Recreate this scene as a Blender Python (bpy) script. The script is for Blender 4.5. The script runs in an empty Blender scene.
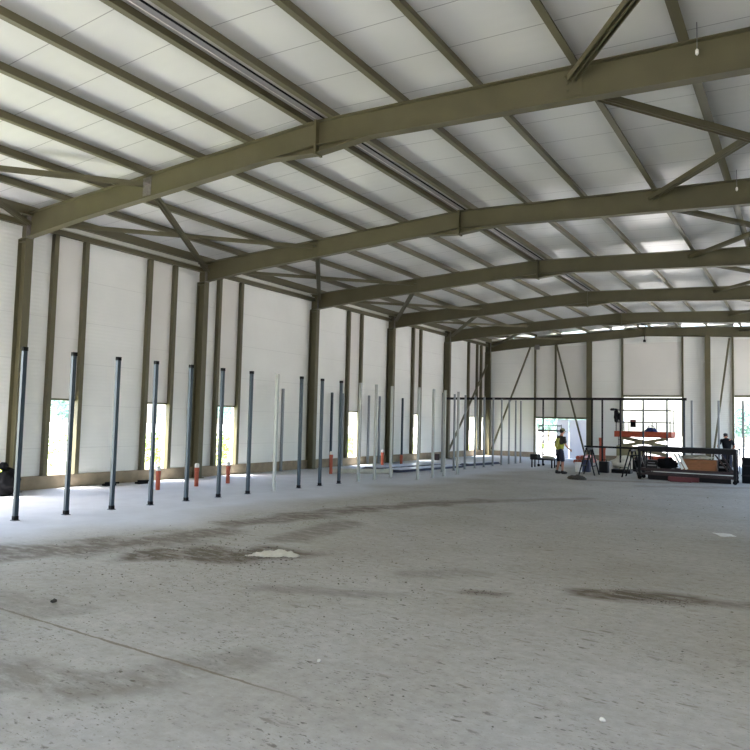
import bpy, bmesh, math, random
import numpy as np
from mathutils import Vector, Matrix, noise as mnoise

rnd = random.Random(7)


def T(x, y):   # survey correction of floor positions
    return (0.9975 * x + 0.0114 * y - 0.172, 0.0704 * x + 0.994 * y - 0.141)

S = bpy.context.scene
COL = S.collection
PI = math.pi

# ---------------------------------------------------------------- camera
F_PX = 683.8
yaw, pit, rol = math.radians(32.28), math.radians(3.78), math.radians(1.32)
fw = Vector((-math.sin(yaw) * math.cos(pit), math.cos(yaw) * math.cos(pit), math.sin(pit)))
rt0 = Vector((math.cos(yaw), math.sin(yaw), 0))
up0 = rt0.cross(fw)
rt = math.cos(rol) * rt0 + math.sin(rol) * up0
up = -math.sin(rol) * rt0 + math.cos(rol) * up0
cam_d = bpy.data.cameras.new('camera')
cam_d.sensor_width = 36
cam_d.lens = F_PX / 750 * 36
cam_d.clip_end = 500
cam = bpy.data.objects.new('camera', cam_d)
COL.objects.link(cam)
M = Matrix((rt, up, -fw)).transposed().to_4x4()
M.translation = Vector((16.544, -9.705, 1.988))
cam.matrix_world = M
S.camera = cam

# ---------------------------------------------------------------- sky, sun, exposure
W = bpy.data.worlds.new('sky')
S.world = W
W.use_nodes = True
wn = W.node_tree.nodes
sky = wn.new('ShaderNodeTexSky')
sky.sky_type = 'NISHITA'
sky.sun_disc = False
sky.sun_elevation = math.radians(58)
sky.sun_rotation = math.radians(225)
sky.air_density = 1.0
sky.dust_density = 2.5
W.node_tree.links.new(sky.outputs[0], wn['Background'].inputs[0])
wn['Background'].inputs[1].default_value = 0.30
sun_d = bpy.data.lights.new('sun', 'SUN')
sun_d.energy = 7.0
sun_d.color = (1.0, 0.96, 0.9)
sun_d.angle = math.radians(0.6)
sun = bpy.data.objects.new('sun', sun_d)
COL.objects.link(sun)
sun.location = (-20, -20, 50)
sun.rotation_euler = Vector((-0.30, -0.28, 0.9)).to_track_quat('Z', 'Y').to_euler()
S.view_settings.view_transform = 'Standard'
S.view_settings.look = 'None'
S.view_settings.gamma = 1.0
S.view_settings.exposure = 2.5
S.cycles.max_bounces = 12
S.cycles.diffuse_bounces = 8
S.cycles.glossy_bounces = 4
S.cycles.sample_clamp_indirect = 12


# ---------------------------------------------------------------- materials
def srgb(r, g, b):
    f = lambda c: (c / 12.92 if c <= 0.04045 else ((c + 0.055) / 1.055) ** 2.4)
    return (f(r / 255), f(g / 255), f(b / 255), 1)


def mat(name, col, rough=0.6, metal=0.0, var=0.12, scale=6.0, bump=0.0, spec=0.5, stretch=None, coat=0.0, c2=None, thr=(0.35, 0.7)):
    m = bpy.data.materials.new(name)
    m.use_nodes = True
    nt = m.node_tree
    b = nt.nodes['Principled BSDF']
    b.inputs['Roughness'].default_value = rough
    b.inputs['Metallic'].default_value = metal
    b.inputs['Specular IOR Level'].default_value = spec
    b.inputs['Coat Weight'].default_value = coat
    tc = nt.nodes.new('ShaderNodeTexCoord')
    src = tc.outputs['Object']
    if stretch:
        mp = nt.nodes.new('ShaderNodeMapping')
        mp.inputs['Scale'].default_value = stretch
        nt.links.new(src, mp.inputs[0])
        src = mp.outputs[0]
    nz = nt.nodes.new('ShaderNodeTexNoise')
    nz.inputs['Scale'].default_value = scale
    nz.inputs['Detail'].default_value = 6
    nt.links.new(src, nz.inputs['Vector'])
    rp = nt.nodes.new('ShaderNodeValToRGB')
    rp.color_ramp.elements[0].position = thr[0]
    rp.color_ramp.elements[1].position = thr[1]
    d = c2 if c2 else tuple(c * (1 - var) for c in col[:3]) + (1,)
    l = tuple(min(1, c * (1 + var * .6)) for c in col[:3]) + (1,)
    if c2:
        l = col
    rp.color_ramp.elements[0].color = d
    rp.color_ramp.elements[1].color = l
    nt.links.new(nz.outputs['Fac'], rp.inputs[0])
    nt.links.new(rp.outputs[0], b.inputs['Base Color'])
    if bump:
        bp = nt.nodes.new('ShaderNodeBump')
        bp.inputs['Strength'].default_value = bump
        bp.inputs['Distance'].default_value = 0.02
        nt.links.new(nz.outputs['Fac'], bp.inputs['Height'])
        nt.links.new(bp.outputs[0], b.inputs['Normal'])
    return m


def panel_mat(name, col, rough, joint_axis, joint, jw, rib_axis, rib, rib_d, jdark=0.55, offs=0.0):
    """sandwich panel: thin joint lines every `joint` metres and fine ribs"""
    m = bpy.data.materials.new(name)
    m.use_nodes = True
    nt = m.node_tree
    N, L = nt.nodes, nt.links
    b = N['Principled BSDF']
    b.inputs['Roughness'].default_value = rough
    tc = N.new('ShaderNodeTexCoord')
    sp = N.new('ShaderNodeSeparateXYZ')
    L.new(tc.outputs['Object'], sp.inputs[0])

    def math_(op, a, c=None):
        n = N.new('ShaderNodeMath')
        n.operation = op
        for i, v in enumerate((a, c)):
            if v is None:
                continue
            if isinstance(v, (int, float)):
                n.inputs[i].default_value = v
            else:
                L.new(v, n.inputs[i])
        return n.outputs[0]
    j = math_('ADD', sp.outputs['XYZ'.index(joint_axis)], 100.0 * joint + offs)
    jm = math_('MODULO', j, joint)
    line = math_('LESS_THAN', jm, jw)
    r = math_('MULTIPLY', sp.outputs['XYZ'.index(rib_axis)], 2 * PI / rib)
    rs = math_('SINE', r)
    rs = math_('MULTIPLY', rs, 0.5)
    h = math_('SUBTRACT', rs, math_('MULTIPLY', line, 3.0))
    bp = N.new('ShaderNodeBump')
    bp.inputs['Strength'].default_value = rib_d
    bp.inputs['Distance'].default_value = 0.006
    L.new(h, bp.inputs['Height'])
    L.new(bp.outputs[0], b.inputs['Normal'])
    nz = N.new('ShaderNodeTexNoise')
    nz.inputs['Scale'].default_value = 0.7
    nz.inputs['Detail'].default_value = 4
    L.new(tc.outputs['Object'], nz.inputs['Vector'])
    rp = N.new('ShaderNodeValToRGB')
    rp.color_ramp.elements[0].position = 0.3
    rp.color_ramp.elements[1].position = 0.7
    rp.color_ramp.elements[0].color = tuple(c * .93 for c in col[:3]) + (1,)
    rp.color_ramp.elements[1].color = col
    L.new(nz.outputs['Fac'], rp.inputs[0])
    mx = N.new('ShaderNodeMix')
    mx.data_type = 'RGBA'
    L.new(line, mx.inputs['Factor'])
    L.new(rp.outputs[0], mx.inputs['A'])
    mx.inputs['B'].default_value = tuple(c * jdark for c in col[:3]) + (1,)
    L.new(mx.outputs['Result'], b.inputs['Base Color'])
    return m


M_OLIVE = mat('olive_painted_steel', srgb(90, 85, 61), rough=0.5, var=0.10, scale=2.5)
M_GUSSET = mat('primer_grey_steel', srgb(120, 114, 112), rough=0.55, var=0.18, scale=20)
M_PURLIN = mat('olive_purlin_steel', srgb(100, 95, 72), rough=0.45, var=0.10, scale=2.0, stretch=(4, .3, 4))
M_WALL = panel_mat('white_wall_panel', srgb(238, 238, 233), 0.5, 'Z', 1.15, 0.012, 'Z', 0.10, 0.35, 0.80, 0.1)
M_WALLTOP = panel_mat('warm_white_infill_panel', srgb(226, 223, 217), 0.5, 'Z', 4.0, 0.01, 'Z', 0.4, 0.05, 0.8)
M_ROOF = panel_mat('white_roof_panel', srgb(212, 212, 210), 0.28, 'Y', 1.0, 0.016, 'Y', 0.25, 0.18, 0.45)
M_PLINTH = mat('plinth_concrete', srgb(152, 138, 117), rough=0.9, var=0.22, scale=3.0, bump=0.1)
M_GALV = mat('galvanised_sheet', srgb(128, 128, 132), rough=0.5, metal=0.6, var=0.15, scale=14)
M_POSTM = mat('grey_galvanised_post', srgb(128, 133, 138), rough=0.45, metal=0.35, var=0.12, scale=5, stretch=(6, 6, .6))
M_POSTD = mat('blue_grey_post', srgb(47, 61, 72), rough=0.42, metal=0.35, var=0.14, scale=5, stretch=(6, 6, .6))
M_POSTL = mat('pale_galvanised_post', srgb(162, 165, 162), rough=0.45, metal=0.35, var=0.12, scale=5, stretch=(6, 6, .6))
M_BLACK = mat('black_rubber', srgb(15, 15, 18), rough=0.9, spec=.2, var=0.2, scale=10)
M_DARK = mat('dark_painted_steel', srgb(17, 14, 19), rough=0.6, spec=.3, var=0.25, scale=8)
M_DARKRED = mat('dark_red_steel', srgb(44, 23, 27), rough=0.55, var=0.25, scale=6)
M_RED = mat('red_primer', srgb(104, 44, 50), rough=0.6, var=0.2, scale=6)
M_ORANGE = mat('orange_pvc', srgb(170, 76, 48), rough=0.45, var=0.12, scale=8)
M_LIFT = mat('orange_machine_paint', srgb(168, 66, 36), rough=0.45, var=0.15, scale=5)
M_BEIGE = mat('grey_beige_machine_arm', srgb(150, 142, 108), rough=0.5, var=0.15, scale=5)
M_WHITECAP = mat('white_plastic', srgb(232, 230, 226), rough=0.55, var=0.06, scale=8)
M_SHEET = mat('crumpled_plastic', srgb(206, 200, 184), rough=0.5, var=0.12, scale=9)
M_PLY = mat('plywood', srgb(144, 94, 58), rough=0.7, var=0.22, scale=5, stretch=(.5, 6, 6))
M_NAVY = mat('navy_sheet', srgb(36, 44, 78), rough=0.5, var=0.2, scale=4)
M_LILAC = mat('pale_blue_foil', srgb(192, 200, 220), rough=0.35, var=0.15, scale=5)
M_CREAM = mat('cream_roll', srgb(196, 194, 182), rough=0.7, var=0.1, scale=5)
M_BLUE = mat('blue_fabric', srgb(34, 52, 108), rough=0.8, var=0.15, scale=20)
M_LIME = mat('lime_hivis', srgb(190, 226, 84), rough=0.7, var=0.1, scale=12)
M_VEST = mat('olive_yellow_hivis', srgb(176, 172, 62), rough=0.75, var=0.18, scale=14)
M_VESTB = mat('vest_lower_brown', srgb(132, 112, 68), rough=0.8, var=0.15, scale=14)
M_STRIPE = mat('reflective_stripe', srgb(208, 212, 120), rough=0.4, var=0.05, scale=20)
M_SKIN = mat('skin', srgb(178, 122, 98), rough=0.6, var=0.08, scale=9)
M_NAVYCLOTH = mat('navy_cloth', srgb(32, 36, 56), rough=0.85, var=0.2, scale=25)
M_TSHIRT = mat('dark_shirt', srgb(52, 44, 44), rough=0.85, var=0.2, scale=25)
M_CAP = mat('khaki_cap', srgb(120, 118, 84), rough=0.8, var=0.15, scale=25)
M_HAIR = mat('dark_hair', srgb(36, 28, 24), rough=0.7, var=0.3, scale=40)
M_SHOE = mat('dark_shoe', srgb(34, 26, 26), rough=0.6, var=0.2, scale=20)
M_DIRT = mat('dark_soil', srgb(62, 57, 50), rough=0.95, var=0.35, scale=18, bump=0.3)
M_GRIT = mat('grit', srgb(122, 114, 100), rough=0.95, var=0.5, scale=1.5)
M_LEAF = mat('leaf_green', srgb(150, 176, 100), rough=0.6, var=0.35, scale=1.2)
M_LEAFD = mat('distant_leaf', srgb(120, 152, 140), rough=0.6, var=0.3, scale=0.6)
M_BARK = mat('bark', srgb(150, 138, 118), rough=0.9, var=0.3, scale=8)
M_GROUND = mat('pale_gravel_ground', srgb(196, 192, 184), rough=0.95, var=0.15, scale=0.6)
M_GRASSG = mat('dry_grass', srgb(150, 160, 92), rough=0.95, var=0.3, scale=1.2)


def floor_material():
    m = bpy.data.materials.new('concrete_slab')
    m.use_nodes = True
    nt = m.node_tree
    N, L = nt.nodes, nt.links
    b = N['Principled BSDF']
    b.inputs['Roughness'].default_value = 0.75
    b.inputs['Specular IOR Level'].default_value = 0.35
    tc = N.new('ShaderNodeTexCoord')

    def noise(scale, detail, stretch=None, rough=0.55):
        src = tc.outputs['Object']
        if stretch:
            mp = N.new('ShaderNodeMapping')
            mp.inputs['Scale'].default_value = stretch
            mp.inputs['Rotation'].default_value = (0, 0, 0.35)
            L.new(src, mp.inputs[0])
            src = mp.outputs[0]
        n = N.new('ShaderNodeTexNoise')
        n.inputs['Scale'].default_value = scale
        n.inputs['Detail'].default_value = detail
        n.inputs['Roughness'].default_value = rough
        L.new(src, n.inputs['Vector'])
        return n.outputs['Fac']

    def ramp(f, p0, p1, c0, c1):
        r = N.new('ShaderNodeValToRGB')
        r.color_ramp.elements[0].position = p0
        r.color_ramp.elements[1].position = p1
        r.color_ramp.elements[0].color = c0
        r.color_ramp.elements[1].color = c1
        L.new(f, r.inputs[0])
        return r.outputs[0]

    def mix(f, a, c, typ='MIX'):
        x = N.new('ShaderNodeMix')
        x.data_type = 'RGBA'
        x.blend_type = typ
        if isinstance(f, float):
            x.inputs['Factor'].default_value = f
        else:
            L.new(f, x.inputs['Factor'])
        for s, v in (('A', a), ('B', c)):
            if isinstance(v, tuple):
                x.inputs[s].default_value = v
            else:
                L.new(v, x.inputs[s])
        return x.outputs['Result']
    base = ramp(noise(0.45, 6), 0.3, 0.7, srgb(167, 161, 150), srgb(185, 181, 173))
    fine = ramp(noise(9, 8, None, 0.7), 0.3, 0.7, (.82, .82, .81, 1), (1.08, 1.08, 1.08, 1))
    base = mix(1.0, base, fine, 'MULTIPLY')
    streak = ramp(noise(4.0, 8, (0.6, 1.5, 1), .65), 0.44, 0.70, (1, 1, 1, 1), (.90, .885, .86, 1))
    base = mix(1.0, base, streak, 'MULTIPLY')
    # flecks of dried mud, denser in some areas than in others
    for sc_, p_, k_, st_ in ((26, .60, .48, (.6, 1.4, 1)), (11, .61, .52, (.7, 1.5, 1)), (55, .63, .52, None), (4.5, .63, .60, (.5, 1.9, 1))):
        fl = ramp(noise(sc_, 4, st_, .6), p_, p_ + .05, (0, 0, 0, 1), (1, 1, 1, 1))
        ar = ramp(noise(.9 + sc_ * .02, 4), 0.42, 0.62, (.12, .12, .12, 1), (1, 1, 1, 1))
        base = mix(mix(1.0, fl, ar, 'MULTIPLY'), base, srgb(150 * k_ * 1.35, 140 * k_ * 1.35, 122 * k_ * 1.35))
    wh = ramp(noise(40, 3), 0.71, 0.74, (0, 0, 0, 1), (.7, .7, .7, 1))
    base = mix(wh, base, srgb(214, 214, 212))
    at = N.new('ShaderNodeAttribute')
    at.attribute_name = 'soil'
    sep = N.new('ShaderNodeSeparateColor')
    L.new(at.outputs['Color'], sep.inputs[0])
    # R: earth deposit, G: paler swept slab with bluish skylight painted in, B: saw-cut joint
    en = ramp(noise(5, 8, (0.5, 1.5, 1), .7), 0.30, 0.54, (0, 0, 0, 1), (1, 1, 1, 1))
    em = N.new('ShaderNodeMath')
    em.operation = 'MULTIPLY'
    L.new(sep.outputs[0], em.inputs[0])
    L.new(en, em.inputs[1])
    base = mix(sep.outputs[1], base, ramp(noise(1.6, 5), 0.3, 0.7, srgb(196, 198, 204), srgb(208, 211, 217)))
    base = mix(em.outputs[0], base, srgb(94, 82, 63))
    # saw-cut joint across the slab with earth caught in it
    def mth(op, a, c):
        n = N.new('ShaderNodeMath')
        n.operation = op
        for i, v in enumerate((a, c)):
            if isinstance(v, (int, float)):
                n.inputs[i].default_value = v
            else:
                L.new(v, n.inputs[i])
        return n.outputs[0]
    xyz = N.new('ShaderNodeSeparateXYZ')
    L.new(tc.outputs['Object'], xyz.inputs[0])
    dy = mth('ABSOLUTE', mth('ADD', mth('ADD', xyz.outputs[1], 5.73), mth('MULTIPLY', mth('SUBTRACT', noise(6, 5), .5), .05)), 0)
    wd = mth('MULTIPLY', noise(2.2, 4), .055)
    ln = mth('LESS_THAN', dy, mth('MAXIMUM', mth('SUBTRACT', wd, .012), .004))
    ln = mth('MULTIPLY', ln, sep.outputs[2])
    base = mix(ln, base, srgb(116, 104, 82))
    L.new(base, b.inputs['Base Color'])
    bp = N.new('ShaderNodeBump')
    bp.inputs['Strength'].default_value = 0.25
    bp.inputs['Distance'].default_value = 0.01
    L.new(noise(14, 8, None, .7), bp.inputs['Height'])
    L.new(bp.outputs[0], b.inputs['Normal'])
    return m


def translucent(name, col, f):
    m = bpy.data.materials.new(name)
    m.use_nodes = True
    nt = m.node_tree
    b = nt.nodes['Principled BSDF']
    b.inputs['Base Color'].default_value = col
    t = nt.nodes.new('ShaderNodeBsdfTranslucent')
    t.inputs[0].default_value = col
    x = nt.nodes.new('ShaderNodeMixShader')
    x.inputs[0].default_value = f
    nt.links.new(b.outputs[0], x.inputs[1])
    nt.links.new(t.outputs[0], x.inputs[2])
    nt.links.new(x.outputs[0], nt.nodes['Material Output'].inputs[0])
    return m


M_POLY = translucent('white_translucent_sheet', srgb(225, 225, 228), .35)


# ---------------------------------------------------------------- mesh helpers
class MB:
    def __init__(self):
        self.v, self.f = [], []

    def add(self, vs, fs):
        o = len(self.v)
        self.v += [tuple(p) for p in vs]
        self.f += [tuple(i + o for i in q) for q in fs]
        return self

    def box(self, x0, x1, y0, y1, z0, z1):
        v = [(x, y, z) for z in (z0, z1) for y in (y0, y1) for x in (x0, x1)]
        return self.add(v, [(0, 2, 3, 1), (4, 5, 7, 6), (0, 1, 5, 4), (2, 6, 7, 3), (0, 4, 6, 2), (1, 3, 7, 5)])

    def beam(self, prof, p0, p1, upv=(0, 0, 1)):
        p0, p1 = Vector(p0), Vector(p1)
        d = (p1 - p0).normalized()
        u = Vector(upv)
        u = (u - d * u.dot(d)).normalized()
        s = d.cross(u)
        n = len(prof)
        vs = [p + s * a + u * b for p in (p0, p1) for a, b in prof]
        fs = [tuple(range(n - 1, -1, -1)), tuple(range(n, 2 * n))]
        fs += [(i, (i + 1) % n, n + (i + 1) % n, n + i) for i in range(n)]
        return self.add(vs, fs)

    def tube(self, p0, p1, r0, r1=None, n=12):
        r1 = r0 if r1 is None else r1
        p0, p1 = Vector(p0), Vector(p1)
        d = (p1 - p0).normalized()
        a = Vector((0, 0, 1)) if abs(d.z) < .9 else Vector((1, 0, 0))
        s = d.cross(a).normalized()
        t = d.cross(s)
        vs = [p + (s * math.cos(2 * PI * k / n) + t * math.sin(2 * PI * k / n)) * r for p, r in ((p0, r0), (p1, r1)) for k in range(n)]
        fs = [tuple(range(n - 1, -1, -1)), tuple(range(n, 2 * n))]
        fs += [(i, (i + 1) % n, n + (i + 1) % n, n + i) for i in range(n)]
        return self.add(vs, fs)

    def path(self, pts, r, n=8):
        for a, b in zip(pts[:-1], pts[1:]):
            self.tube(a, b, r, r, n)
        return self

    def lathe(self, prof, c=(0, 0, 0), n=16):
        vs = [(c[0] + r * math.cos(2 * PI * k / n), c[1] + r * math.sin(2 * PI * k / n), c[2] + z) for r, z in prof for k in range(n)]
        fs = []
        for j in range(len(prof) - 1):
            for i in range(n):
                fs.append((j * n + i, j * n + (i + 1) % n, (j + 1) * n + (i + 1) % n, (j + 1) * n + i))
        fs.append(tuple(range(n - 1, -1, -1)))
        m = (len(prof) - 1) * n
        fs.append(tuple(range(m, m + n)))
        return self.add(vs, fs)

    def blob(self, c, r, amp=0.15, fr=1.5, seed=0, sub=3, flat=None):
        bm = bmesh.new()
        bmesh.ops.create_icosphere(bm, subdivisions=sub, radius=1)
        vs = []
        for v in bm.verts:
            p = v.co.normalized()
            k = 1 + amp * mnoise.noise(p * fr + Vector((seed * 3.1, seed * 1.7, seed)))
            q = Vector((p.x * r[0] * k, p.y * r[1] * k, p.z * r[2] * k))
            if flat is not None and q.z < flat:
                q.z = flat
            vs.append(Vector(c) + q)
        fs = [tuple(v.index for v in f.verts) for f in bm.faces]
        bm.free()
        return self.add(vs, fs)

    def build(self, name, m, parent=None, bevel=0.0, smooth=False, loc=None):
        me = bpy.data.meshes.new(name)
        vs = self.v
        if loc is not None:
            vs = [(x - loc[0], y - loc[1], z - loc[2]) for x, y, z in vs]
        me.from_pydata(vs, [], self.f)
        me.validate()
        bm = bmesh.new()
        bm.from_mesh(me)
        bmesh.ops.recalc_face_normals(bm, faces=bm.faces)
        bm.to_mesh(me)
        bm.free()
        me.materials.append(m)
        if smooth:
            me.polygons.foreach_set('use_smooth', [True] * len(me.polygons))
        o = bpy.data.objects.new(name, me)
        COL.objects.link(o)
        if loc is not None:
            o.location = loc
        if parent is not None:
            o.parent = parent
        if bevel:
            b = o.modifiers.new('bevel', 'BEVEL')
            b.width = bevel
            b.segments = 2
            b.limit_method = 'ANGLE'
        return o


def I_prof(h, b, tf=0.016, tw=0.010):
    x, y, t = b / 2, h / 2, tw / 2
    return [(-x, -y), (x, -y), (x, -y + tf), (t, -y + tf), (t, y - tf), (x, y - tf), (x, y), (-x, y), (-x, y - tf), (-t, y - tf), (-t, -y + tf), (-x, -y + tf)]


def rect(w, h):
    return [(-w / 2, -h / 2), (w / 2, -h / 2), (w / 2, h / 2), (-w / 2, h / 2)]


def L_prof(a, t=0.008):
    return [(0, 0), (a, 0), (a, t), (t, t), (t, a), (0, a)]


def tag(o, label=None, cat=None, group=None, kind=None):
    if label: o['label'] = label
    if cat: o['category'] = cat
    if group: o['group'] = group
    if kind or cat: o['kind'] = kind or 'thing'
    return o


def empty(name, loc, label=None, cat=None, group=None, rz=0.0):
    o = bpy.data.objects.new(name, None)
    o.empty_display_size = 0.2
    COL.objects.link(o)
    o.location = loc
    o.rotation_euler = (0, 0, rz)
    return tag(o, label, cat, group)


def struct(o):
    o['kind'] = 'structure'
    return o


def copy_tree(o, parent=None):
    c = o.copy()
    COL.objects.link(c)
    if parent is not None:
        c.parent = parent
    for ch in list(o.children):
        copy_tree(ch, c)
    return c


ORD = ['first', 'second', 'third', 'fourth', 'fifth', 'sixth', 'seventh', 'eighth', 'ninth', 'tenth', 'eleventh', 'twelfth', 'thirteenth', 'fourteenth', 'fifteenth']
BAY = 6.054
FY = [BAY * k for k in range(5)] + [29.9]
RID = 9.07
SL = 0.043
ZE = 7.02


def ztop(x):  # top of the rafters
    x = x if x <= RID else 2 * RID - x
    return ZE + SL * x


RD = 0.45   # rafter depth
PD = 0.19   # purlin depth

# ================================================================ SETTING
# ---- floor slab
gx = np.linspace(-0.5, 18.64, 154)
gy = np.linspace(-14.0, 30.3, 355)
X, Y = np.meshgrid(gx, gy)
vs = np.stack([X.ravel(), Y.ravel(), np.zeros(X.size)], 1)
nx, ny = len(gx), len(gy)
idx = np.arange(nx * ny).reshape(ny, nx)
fs = np.stack([idx[:-1, :-1], idx[:-1, 1:], idx[1:, 1:], idx[1:, :-1]], -1).reshape(-1, 4)
me = bpy.data.meshes.new('floor')
me.from_pydata(vs.tolist(), [], fs.tolist())
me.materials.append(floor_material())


def seg_d(px, py, a, b):
    ax, ay = a
    bx, by = b
    t = np.clip(((px - ax) * (bx - ax) + (py - ay) * (by - ay)) / ((bx - ax) ** 2 + (by - ay) ** 2), 0, 1)
    return np.hypot(px - ax - t * (bx - ax), py - ay - t * (by - ay))


px, py = vs[:, 0], vs[:, 1]
wob = np.array([mnoise.noise(Vector((a * .55, b * .55, 0))) for a, b in zip(px, py)])
wob2 = np.array([mnoise.noise(Vector((a * 1.7, b * 1.7, 5))) for a, b in zip(px, py)])
soil = np.zeros(len(px))


def patch(a, b, w, k, edge=0.5):
    global soil
    a, b = T(*a), T(*b)
    d = seg_d(px, py, a, b) + wob2 * w * .7
    soil = np.maximum(soil, k * np.clip((w - d) / (w * edge), 0, 1))


patch((7.0, -4.9), (7.9, -3.2), .75, .8)
patch((7.9, -3.2), (8.0, -1.6), .75, .75)
patch((7.7, -.6), (8.3, 3.0), .55, .8)
patch((8.4, 3.2), (9.6, 6.2), .5, .75)
patch((9.3, 5.6), (11.6, 8.6), .35, .5)
patch((8.9, -3.4), (10.1, -2.5), .65, 1.0)
patch((9.5, -1.3), (9.2, .8), .45, .6)
patch((14.6, -2.2), (15.6, -1.9), .32, 1.0)
patch((15.9, -1.85), (16.9, -1.6), .2, .6)
patch((13.4, -3.0), (13.75, -2.9), .2, .7)
patch((12.3, -2.6), (13.1, -1.9), .25, .3)
patch((11.5, -7.4), (12.6, -7.0), .35, .55)
patch((12.4, -6.9), (12.9, -6.1), .3, .4)
patch((11.4, -4.2), (12.8, -3.6), .2, .4)
patch((8.0, -6.4), (10.4, -6.0), .35, .35)
patch((9.6, 15.0), (12.5, 16.2), .45, .5)
patch((12.0, 14.0), (15.0, 16.0), .5, .4)
clean_skylit = np.clip((7.0 + wob * 1.0 - px) / 1.6, 0, 1) * .9  # swept slab mask, also carrying the painted skylight tint
joint = 0.0
d = np.abs(py + 5.73 + wob2 * .05)
joint = np.clip(1.3 - d / .3, 0, 1) * np.clip((13.6 - px) / .8, 0, .8)
ca = me.color_attributes.new('soil', 'FLOAT_COLOR', 'POINT')
ca.data.foreach_set('color', np.stack([soil, clean_skylit, joint, np.ones(len(px))], 1).astype(np.float32).ravel())
floor = bpy.data.objects.new('floor', me)
COL.objects.link(floor)
struct(floor)

g = MB()
g.box(-120, 120, -80, 160, -0.35, -0.06)
struct(g.build('ground', M_GROUND))
g = MB()
g.box(-9.5, -2.2, -20, 60, -0.06, -0.035)
struct(g.build('verge', M_GRASSG))

# ---- walls
WX = -0.38   # inner face of the left wall


def wall_strips(horizontal, lo, hi, c0, c1, z0, z1fn, openings):
    """wall made of sandwich panels, split around openings (a0, a1, z0, z1)"""
    mb = MB()
    cuts = sorted({lo, hi} | {o[0] for o in openings} | {o[1] for o in openings})
    for a, b in zip(cuts[:-1], cuts[1:]):
        mid = (a + b) / 2
        spans = [(z0, z1fn(mid))]
        for o in openings:
            if o[0] <= mid <= o[1]:
                spans = [(z0, o[2])] if o[2] > z0 else []
                spans.append((o[3], z1fn(mid)))
        for s, t in spans:
            if horizontal == 'Y':
                mb.box(c0, c1, a, b, s, t)
            else:
                mb.box(a, b, c0, c1, s, t)
    return mb


WIN = [(.955, 1.735), (4.065, 4.905), (6.985, 7.915), (14.785, 15.675), (20.585, 21.245), (27.335, 28.43), (29.17, 29.68)]
lw_open = [(a, b, .345, 2.36) for a, b in WIN] + [(-8.2, -1.6, 0, 4.7)]
lw = wall_strips('Y', -14, 30.3, WX - .12, WX, .345, lambda y: 7.12, [o for o in lw_open if o[2] > 0] + [(-8.2, -1.6, .345, 4.7)])
struct(lw.build('wall_left', M_WALL))
# infill panel above the windows, standing slightly proud between its two studs
ip = MB()
for a, b in WIN:
    ip.box(WX, WX + .025, a, b, 2.36, 6.72)
struct(ip.build('wall_left_infill', M_WALLTOP))
pl = MB()
pl.box(WX - .16, WX + .06, -14, -8.2, 0, .345)
pl.box(WX - .16, WX + .06, -1.6, 30.3, 0, .345)
struct(pl.build('baseboard_left', M_PLINTH))
tr = MB()
for a, b in WIN:   # thin head flashing
    tr.box(WX - .13, WX + .04, a, b, 2.325, 2.375)
struct(tr.build('trim_1', M_OLIVE))

ew_open = [(2.85, 5.88, .0, 2.36), (7.89, 10.89, .0, 3.64), (13.41, 16.4, .0, 3.64)]
ew = wall_strips('X', -.5, 18.64, 30.18, 30.30, 0.0, lambda x: ztop(x) + .14, ew_open)
struct(ew.build('wall_end', M_WALL))
ip = MB()
for a, b, c, d_ in ew_open:
    ip.box(a, b, 30.15, 30.18, d_, 6.6)
struct(ip.build('wall_end_infill', M_WALLTOP))
tr = MB()
for a, b, c, d_ in ew_open:
    tr.box(a, b, 30.08, 30.31, d_ - .04, d_ + .06)
struct(tr.build('trim_2', M_OLIVE))
bb = MB()
for a, b in ((-.4, 2.85), (5.88, 7.89), (10.89, 13.41), (16.4, 18.4)):
    bb.box(a, b, 30.12, 30.34, 0, .3)
struct(bb.build('baseboard_end', M_PLINTH))

rw = wall_strips('Y', -14, 30.3, 18.52, 18.64, 0, lambda y: 7.12, [(-10.5, -6.5, 0, 4.5), (8.0, 11.0, 0, 4.0), (15, 20, 0, 5.2), (22.5, 28, 0, 5.2)])  # far openings added in this unseen wall to brighten the far end
struct(rw.build('wall_right', M_WALL))
bw = wall_strips('X', -.5, 18.64, -14.12, -14.0, 0, lambda x: ztop(x) + .1, [(10.5, 14.5, 0, 4.6)])  # gate added out of view to let daylight in
struct(bw.build('wall_back', M_WALL))

# ---- roof lining
rf = MB()
for xa, xb in ((-.6, RID), (RID, 18.74)):
    za, zb = ztop(xa) + PD, ztop(xb) + PD
    v = [(x, y, z + dz) for dz in (0, .12) for y in (-14.2, 30.5) for x, z in ((xa, za), (xb, zb))]
    rf.add(v, [(0, 1, 3, 2), (4, 6, 7, 5), (0, 4, 5, 1), (2, 3, 7, 6), (0, 2, 6, 4), (1, 5, 7, 3)])
struct(rf.build('ceiling', M_ROOF))


# ================================================================ STEEL FRAME
def near(k):
    return ['nearest', 'second', 'third', 'fourth', 'fifth'][k] if k < 5 else 'corner'


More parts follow.
